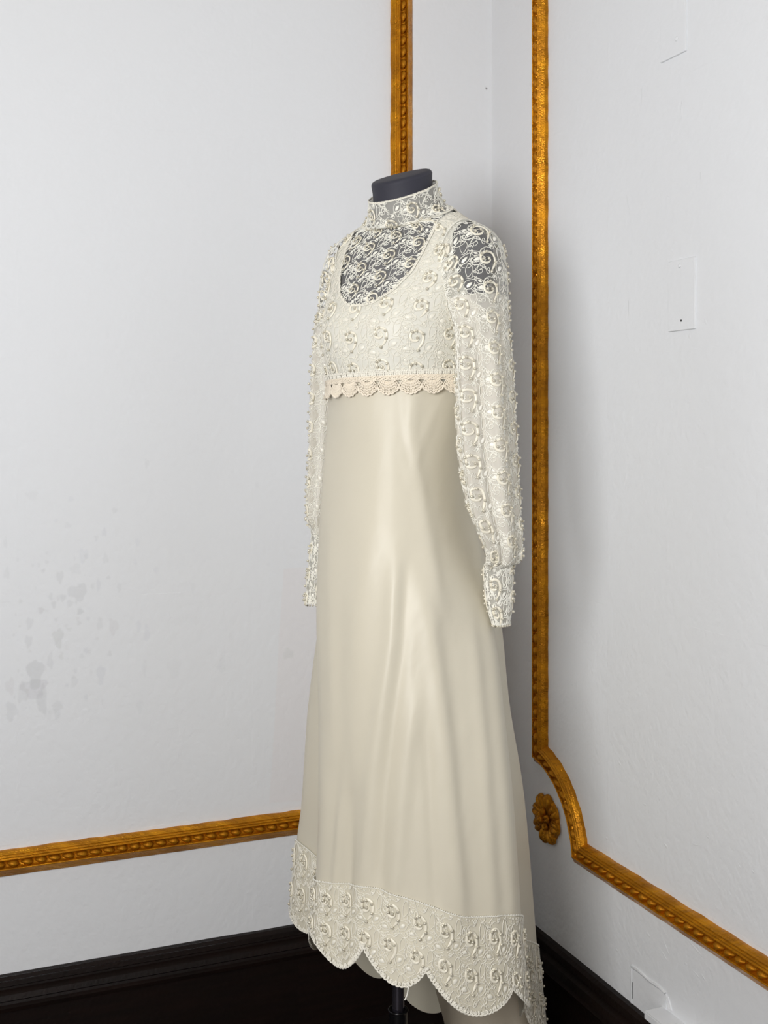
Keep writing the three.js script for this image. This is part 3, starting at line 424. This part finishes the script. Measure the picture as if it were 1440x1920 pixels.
// --- skirt: control points round the hem, from the empire line down
const CU = [-53, -20, 10, 40, 70, 100, 120, 142, 175, 210, 245, 268, 288].map((d) => d * Math.PI / 180);
const SK = [CU.map((u) => bodyAt(u, 4.05, 0.006)),
  [[609, 2.08], [655, 2.0], [712, 1.955], [772, 1.955], [830, 1.99], [878, 2.06], [884, 2.11], [878, 2.16], [842, 2.2], [780, 2.22], [700, 2.21], [645, 2.16], [618, 2.11]].map(([x, Z]) => PX(x, 860, Z)),
  [[600, 2.07], [645, 1.975], [706, 1.925], [772, 1.925], [836, 1.965], [891, 2.05], [894, 2.12], [898, 2.2], [855, 2.27], [785, 2.29], [695, 2.27], [634, 2.19], [612, 2.12]].map(([x, Z]) => PX(x, 1000, Z)),
  [[594, 2.04], [643, 1.95], [706, 1.9], [775, 1.89], [845, 1.92], [914, 2.0], [914, 2.12], [936, 2.24], [880, 2.33], [790, 2.35], [690, 2.32], [606, 2.23], [608, 2.13]].map(([x, Z]) => PX(x, 1150, Z)),
  [[598, 2.01], [643, 1.935], [704, 1.885], [776, 1.87], [850, 1.885], [937, 1.965], [928, 2.13], [955, 2.26], [900, 2.37], [800, 2.39], [690, 2.36], [581, 2.26], [612, 2.14]].map(([x, Z]) => PX(x, 1320, Z)),
  [[598, 1.985], [642, 1.925], [701, 1.88], [774, 1.86], [857, 1.865], [957, 1.94], [946, 2.13], [983, 2.28], [912, 2.4], [800, 2.41], [690, 2.38], [568, 2.27], [614, 2.14]].map(([x, Z]) => PX(x, 1500, Z)),
  [[592, 1648, 1.98], [642, 1655, 1.92], [700, 1663, 1.875], [780, 1688, 1.85], [868, 1716, 1.855], [973, 1716, 1.93], [960, 1750, 2.13], [1006, 1776, 2.28], [922, 1800, 2.42], [800, 1782, 2.43], [690, 1690, 2.39], [559, 1576, 2.28], [612, 1622, 2.15]].map((a) => PX(...a)),
  [[585, 1740, 1.975], [638, 1762, 1.91], [692, 1774, 1.865], [772, 1804, 1.84], [868, 1840, 1.845], [982, 1856, 1.92], [970, 1880, 2.13], [1017, 1895, 2.28], [930, 1920, 2.45], [800, 1866, 2.45], [690, 1785, 2.41], [551, 1680, 2.28], [606, 1728, 2.15]].map((a) => PX(...a)),
  [[580, 1834, 1.97], [634, 1876, 1.90], [684, 1888, 1.855], [764, 1924, 1.83], [868, 1975, 1.835], [992, 1996, 1.91], [980, 2014, 2.13], [1028, 2014, 2.28], [938, 2040, 2.48], [800, 1950, 2.47], [690, 1880, 2.43], [543, 1784, 2.28], [600, 1834, 2.15]].map((a) => PX(...a))];
const crv = (a, b, c, d, t) => V(cr(a.x, b.x, c.x, d.x, t), cr(a.y, b.y, c.y, d.y, t), cr(a.z, b.z, c.z, d.z, t));
const NC = CU.length, NR = SK.length - 1;
const FOLDS = [ // [ridge line in the frame, width, height]: soft folds of the satin front
  [[[772, 745], [768, 800], [776, 870], [792, 950], [806, 1040], [822, 1120]], 17, .0036], [[[752, 760], [757, 820], [770, 880]], 10, -.0012], [[[820, 760], [790, 830], [776, 880]], 11, .001],
  [[[742, 1070], [736, 1200], [716, 1330], [700, 1450], [690, 1560], [680, 1660]], 16, .0055], [[[760, 1080], [752, 1220], [735, 1360], [722, 1480], [712, 1650]], 14, -.004],
  [[[798, 1120], [814, 1230], [826, 1320], [838, 1420], [852, 1560], [866, 1700]], 19, .0055], [[[838, 1180], [846, 1300], [860, 1450], [880, 1690]], 20, -.0024],
  [[[642, 1500], [634, 1600], [628, 1655]], 9, .004], [[[660, 1540], [655, 1655]], 8, -.003], [[[775, 1330], [756, 1480], [742, 1660]], 16, .0045], [[[900, 1010], [918, 1150], [934, 1350], [948, 1520], [960, 1700]], 13, .004], [[[888, 1200], [905, 1400], [925, 1700]], 14, .0035], [[[620, 1000], [622, 1200], [628, 1400]], 14, .0025], [[[690, 1000], [672, 1150], [664, 1300], [668, 1450]], 22, .003], [[[800, 1380], [806, 1500], [816, 1680]], 12, -.003]];
function foldAt(px, py) { let h = 0; for (const [L, w, a] of FOLDS) { if (py < L[0][1] - 90 || py > L[L.length - 1][1] + 90) continue; let x = null; for (let k = 0; k + 1 < L.length; k++) if (py <= L[k + 1][1] || k + 2 === L.length) { x = lerp(L[k][0], L[k + 1][0], clamp((py - L[k][1]) / (L[k + 1][1] - L[k][1]), -0.4, 1.4)); break; } const e = smooth(L[0][1] - 90, L[0][1] + 60, py) * (1 - smooth(L[L.length - 1][1] - 30, L[L.length - 1][1] + 90, py)); h += a * e * Math.exp(-(((px - x) / w) ** 2)); } return h; }
function skirtBase(u, v) {                          // u in control points (closed), v in rows
  const i = Math.floor(u), t = u - i, r = clamp(Math.floor(v), 0, NR - 1), f = v - r, row = (k) => { const K = SK[clamp(k, 0, NR)], m = (q) => K[((q % NC) + NC) % NC]; return crv(m(i - 1), m(i), m(i + 1), m(i + 2), t); };
  return crv(row(r - 1), row(r), row(r + 1), row(r + 2), f);
}
function skirtAt(u, v, off = 0) {
  const p = skirtBase(u, v), e = 0.02, a = skirtBase(u + e, v).sub(skirtBase(u - e, v)), b = skirtBase(u, v + e).sub(skirtBase(u, v - e)), n = b.cross(a).normalize().multiplyScalar(-1);
  n.negate();
  const um = ((u % NC) + NC) % NC; let h = off;
  if (um < 5.6 || um > 12.6) { const Z = -p.z, px = 720 + p.x / Z * F, py = 800 + (EYE - p.y) / Z * F; h += 1.25 * foldAt(px, py) + 0.0024 * (fbm(px * 0.018 + 9, py * 0.006, 4096, 77, 3) - 0.5) + 0.0007 * (fbm(px * 0.05 + py * 0.02, py * 0.022, 4096, 91, 3) - 0.5); }
  return p.addScaledVector(n, h);
}
const outward = (() => { const p = skirtBase(3, 4), q = skirtAt(3, 4, 0.05); return q.z > p.z ? 1 : -1; })();
const sk = (off) => (u, v) => skirtAt(u, v, outward * off);
const scal = (u) => {                              // hem scallops: cusps at given places round the hem
  const cusp = [-1.05, -0.02, 1.86, 3.28, 4.7, 5.4, 6.2, 7.1, 7.8, 8.7, 9.6, 10.4, 11.0, 11.95]; let um = ((u % NC) + NC) % NC; if (um >= 12.98) um -= NC;
  for (let k = 0; k + 1 < cusp.length; k++) if (um >= cusp[k] && um < cusp[k + 1]) { const f = (um - cusp[k]) / (cusp[k + 1] - cusp[k]); return Math.sin(Math.PI * f ** (um > 0 && um < 5 ? 1.3 : 1)) ** 0.62; } 
  const f = (um - 11.95) / (12.98 - 11.95); return Math.sin(Math.PI * clamp(f, 0, 1)) ** 0.62;
};
const hemV = (u) => 7.0 + (((u % NC) + NC) % NC > 4.7 && ((u % NC) + NC) % NC < 6.2 ? 0.2 : 0.4) * scal(u);
{
  const flipS = surfN(sk(0), 3, 4).z < 0;
  mesh('skirt', gridGeo(sk(0), 0, NC, 420, 0, 6.12, 330, ORG, null, flipS, 0.12, 0.17), M.satin, gown);
  const Sb = sk(0.0025), band = mesh('hem_band', gridGeo((u, v) => Sb(u, lerp(6, hemV(u), v)), 0, NC, 520, 0, 1, 60, ORG, null, surfN((u, v) => Sb(u, lerp(6, hemV(u), v)), 3, .5).z < 0, 0.12, 0.2), M.band, gown);
  // lace on the band, measured along its middle line
  const N = 1300, cum = [0]; let p0 = skirtBase(-2, 6.5); for (let k = 1; k <= N; k++) { const p = skirtBase(-2 + k * 11 / N, 6.5); cum.push(cum[k - 1] + p.distanceTo(p0)); p0 = p; }
  const uOf = (s) => { let lo = 0, hi = N; while (lo < hi) { const m = (lo + hi) >> 1; cum[m] < s ? lo = m + 1 : hi = m; } const k = Math.max(1, lo); return -2 + 11 / N * (k - 1 + (s - cum[k - 1]) / Math.max(1e-6, cum[k] - cum[k - 1])); };
  const Sl = sk(0.0034), HB = 0.105;               // height of one row (6 -> 7) in metres, about
  const at = (s, t) => { const u = uOf(s), v = 6 - t / HB; if (v < 6.01 || v > hemV(u) - 0.02) return null; const n = surfN(Sl, u, v, 6e-3); if (flipS) n.negate(); return { p: Sl(u, v), n }; };
  const sF = (u) => cum[clamp(Math.round((u + 2) * N / 11), 0, N)];
  lace(band, at, 0.01, cum[N] - 0.01, -0.155, -0.002, { ox: sF(0.6), oy: -0.031, w: 46, h: 62, half: 0.06, sx: 0.8, sy: 0.98, seed: 9, flower: () => true, lift: 0.0002, cordM: M.cordSoft, cordW: 0.0011 });
  const line = (v, a, b, n) => Array.from({ length: n + 1 }, (_, k) => { const u = lerp(a, b, k / n), vv = typeof v === 'function' ? v(u) : v, nn = surfN(Sl, u, vv, 6e-3); if (flipS) nn.negate(); return { p: Sl(u, vv), n: nn }; });
  const G = new Geo(); coil(G, line(6.0, -2, 9.5, 420), 0.0011, 0.0038, 0.0013, 0.0002); tag(mesh('band_seam', G.geo(), M.cord, band), null, null, null, 'stuff');
  const H = new Geo(); const hl = line((u) => hemV(u) - 0.028, -2.2, 9.9, 1100); coil(H, hl, 0.0036, 0.0072, 0.0022, 0); coil(H, hl, 0.0026, 0.0053, 0.002, 0.0006, 0.6, 2); tag(mesh('picot_edge', H.geo(), M.cordSoft, band), null, null, null, 'stuff');
  // a thread of loose stitches hangs from the hem
  mesh('loose_thread', new THREE.TubeGeometry(new THREE.CatmullRomCurve3([PX(766, 1846, 1.834), PX(765, 1856, 1.83), PX(763, 1866, 1.83), PX(759, 1875, 1.83)].map((p) => p.sub(ORG))), 16, 0.0012, 6), M.cord, gown);
  // the train: lining that falls to the floor behind the hem
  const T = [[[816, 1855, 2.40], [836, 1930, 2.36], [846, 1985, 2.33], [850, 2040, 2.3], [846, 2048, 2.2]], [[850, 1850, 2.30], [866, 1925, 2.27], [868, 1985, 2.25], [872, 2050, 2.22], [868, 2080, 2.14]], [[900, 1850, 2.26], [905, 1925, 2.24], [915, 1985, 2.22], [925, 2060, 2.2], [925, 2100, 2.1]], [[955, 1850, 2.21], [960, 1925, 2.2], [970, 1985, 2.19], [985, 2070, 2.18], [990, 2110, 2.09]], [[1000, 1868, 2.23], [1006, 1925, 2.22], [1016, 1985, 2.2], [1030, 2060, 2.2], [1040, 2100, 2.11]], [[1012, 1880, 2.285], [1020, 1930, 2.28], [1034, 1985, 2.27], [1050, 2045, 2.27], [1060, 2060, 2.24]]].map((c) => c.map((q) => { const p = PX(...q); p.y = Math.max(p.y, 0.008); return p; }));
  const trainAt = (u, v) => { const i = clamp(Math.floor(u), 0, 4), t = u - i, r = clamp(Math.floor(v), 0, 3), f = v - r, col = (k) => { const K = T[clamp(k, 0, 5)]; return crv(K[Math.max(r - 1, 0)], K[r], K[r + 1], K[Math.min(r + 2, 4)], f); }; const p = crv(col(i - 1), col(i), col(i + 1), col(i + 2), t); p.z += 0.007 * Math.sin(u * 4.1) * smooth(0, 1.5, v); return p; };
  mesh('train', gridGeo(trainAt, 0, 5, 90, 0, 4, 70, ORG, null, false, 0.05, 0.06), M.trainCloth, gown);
}
// --- sleeves: sheer, gathered, closed by a long fitted cuff
function makeSleeve(side, rowsPx, seed, flowerVis) {
  const L = (x, y, z) => body2w(side * x, y, z), O = body2w(0, 0, 0), dir = (x, y, z) => L(x, y, z).sub(O);
  const rows = [];                                 // {c, p, q}: centre and the two half axes of each loop
  const add = (c, rp, q, rq) => rows.push({ c, p: dir(0, 0, rp), q: q.multiplyScalar(rq) });
  add(L(.116, 1.652, -.006), .083, dir(.12, 1, 0).normalize(), .083);
  const e = side > 0 ? [.129, .14, .155] : [.122, .13, .14];
  add(L(e[0], 1.641, -.004), .083, dir(.55, .83, 0).normalize(), .079);
  add(L(e[1], 1.621, .002), .08, dir(.84, .54, 0).normalize(), .061);
  add(L(e[2], 1.585, .012), .073, dir(.98, .2, 0).normalize(), side > 0 ? .048 : .04);
  for (const [py, xl, xr, Z, k] of rowsPx) { const c = PX((xl + xr) / 2, py, Z), hx = (xr - xl) / 2 * Z / F, rp = hx / Math.sqrt(0.36 + 0.64 * k * k); rows.push({ c, p: dir(0, 0, rp), q: dir(k * rp, 0, 0) }); }
  const n = rows.length - 1, cuffRow = n - 3;
  const S = (a, v) => {                            // a: 0..1 round the loop, v: rows
    const i = clamp(Math.floor(v), 0, n - 1), t = v - i, g = (k) => rows[clamp(k, 0, n)], f = (w) => crv(g(i - 1)[w], g(i)[w], g(i + 1)[w], g(i + 2)[w], t), th = a * 2 * Math.PI;
    const full = smooth(2.2, 6, v) * (1 - smooth(cuffRow - 1.0, cuffRow - 0.1, v)), w = 0.11 * Math.sin(5 * th + 0.5 * Math.sin(v * 0.7) + seed) + 0.05 * Math.sin(11 * th + 1.3 + seed * 2 + 0.3 * v);
    const pleat = full * (0.3 * Math.exp(-(((th - 1.66) / 0.11) ** 2)) + 0.13 * Math.exp(-(((th - 0.62) / 0.1) ** 2)) + 0.14 * Math.exp(-(((th - 2.3) / 0.12) ** 2)));
    const k = 1 - pleat - full * (0.05 - w) + 0.012 * (1 - full) * Math.sin(v * 9 + th * 3) * smooth(cuffRow - 0.5, cuffRow, v);
    return f('c').addScaledVector(f('p'), Math.cos(th) * k).addScaledVector(f('q'), Math.sin(th) * k);
  };
  const probe = S(0.25, 6), nn = surfN(S, 0.25, 6), flip = nn.dot(probe.clone().sub(S(0.75, 6))) < 0;
  const sl = mesh('sleeve', gridGeo(S, 0, 1, 220, 3.02, cuffRow, 130, ORG, null, flip, 0.4, 0.06), M.netS, gown);
  mesh('sleeve_cap', gridGeo(S, 0, 1, 160, 0, 3.02, 50, ORG, null, flip, 0.4, 0.06), M.net, gown);
  const cf = mesh('cuff', gridGeo(S, 0, 1, 60, cuffRow, n, 40, ORG, null, flip, 0.15, 0.06), M.net2, gown);
  const T = [0]; { let p = S(0.2, 0); for (let k = 1; k <= 1200; k++) { const q = S(0.2, k / 1200 * n); T.push(T[k - 1] + q.distanceTo(p)); p = q; } }
  const vOf = (t) => { let lo = 0, hi = 1200; while (lo < hi) { const m = (lo + hi) >> 1; T[m] < t ? lo = m + 1 : hi = m; } const k = Math.max(1, lo); return n / 1200 * (k - 1 + (t - T[k - 1]) / Math.max(1e-6, T[k] - T[k - 1])); };
  const tC = T[Math.round(cuffRow / n * 1200)], tE = T[1200];
  const at = (circ) => (s, t) => { const a = s / circ, v = vOf(-t); const m = surfN(S, a, v, 3e-3); if (flip) m.negate(); return { p: S(a, v).addScaledVector(m, 0.0007), n: m }; };
  lace(sl, at(0.348), 0.0005, 0.3475, -tC, -0.006, { ox: 0.01, oy: -0.02, seed, flower: flowerVis, w: 58, sy: 0.98, cordW: 0.00108, ribW: 0.0043 });
  lace(cf, at(0.165), 0.0005, 0.1645, -tE, -tC, { ox: 0.012, oy: -tC - 0.03, seed: seed + 1, w: 41.2, sx: 0.72, sy: 0.9, h: 50, flower: flowerVis, cordW: 0.0017 });
  const ring = (v, m) => Array.from({ length: m + 1 }, (_, k) => { const q = surfN(S, k / m, v, 3e-3); if (flip) q.negate(); return { p: S(k / m, v), n: q }; });
  const E = new Geo(); coil(E, ring(n - 0.02, 60), 0.0022, 0.0052, 0.0016, 0); coil(E, ring(n - 0.12, 60), 0.0018, 0.005, 0.0016, 0.0004, .6, 2); tag(mesh('cuff_edge', E.geo(), M.cord, cf), null, null, null, 'stuff');
  const Sm = new Geo(); coil(Sm, ring(0.04, 90), 0.0012, 0.004, 0.0012, 0.0003); tag(mesh('armhole_seam', Sm.geo(), M.cord, sl), null, null, null, 'stuff');
  const B = new Geo(); for (const q of ring(n, 22)) ball(B, q.p.clone().addScaledVector(q.n, 0.001).add(V(0, -0.002, 0)), 0.0022); mesh('pearl_edge', B.geo(), M.pearl, cf);
  return sl;
}
makeSleeve(1, [[626, 850, 957, 1.99, .6], [700, 851, 963, 1.978, .62], [800, 855, 968, 1.97, .64], [880, 862, 973, 1.97, .66], [950, 876, 977, 1.97, .66], [1000, 896, 980, 1.97, .66], [1032, 908, 980, 1.975, .66], [1054, 910, 974, 1.98, .66], [1062, 908, 960, 1.985, .7], [1100, 909, 961, 1.99, .7], [1140, 915, 959, 1.99, .7], [1169, 923, 956, 1.99, .72]], 21, null);
makeSleeve(-1, [[628, 589, 680, 2.222, .58], [672, 586, 678, 2.236, .6], [720, 584, 676, 2.25, .62], [800, 581, 668, 2.265, .64], [870, 578, 660, 2.28, .66], [930, 575, 650, 2.28, .66], [965, 575, 640, 2.28, .66], [985, 581, 630, 2.28, .66], [1000, 585, 626, 2.28, .7], [1045, 582, 624, 2.28, .7], [1090, 577, 618, 2.28, .7], [1130, 573, 612, 2.28, .72]], 33, null);

renderer.render(scene, camera);
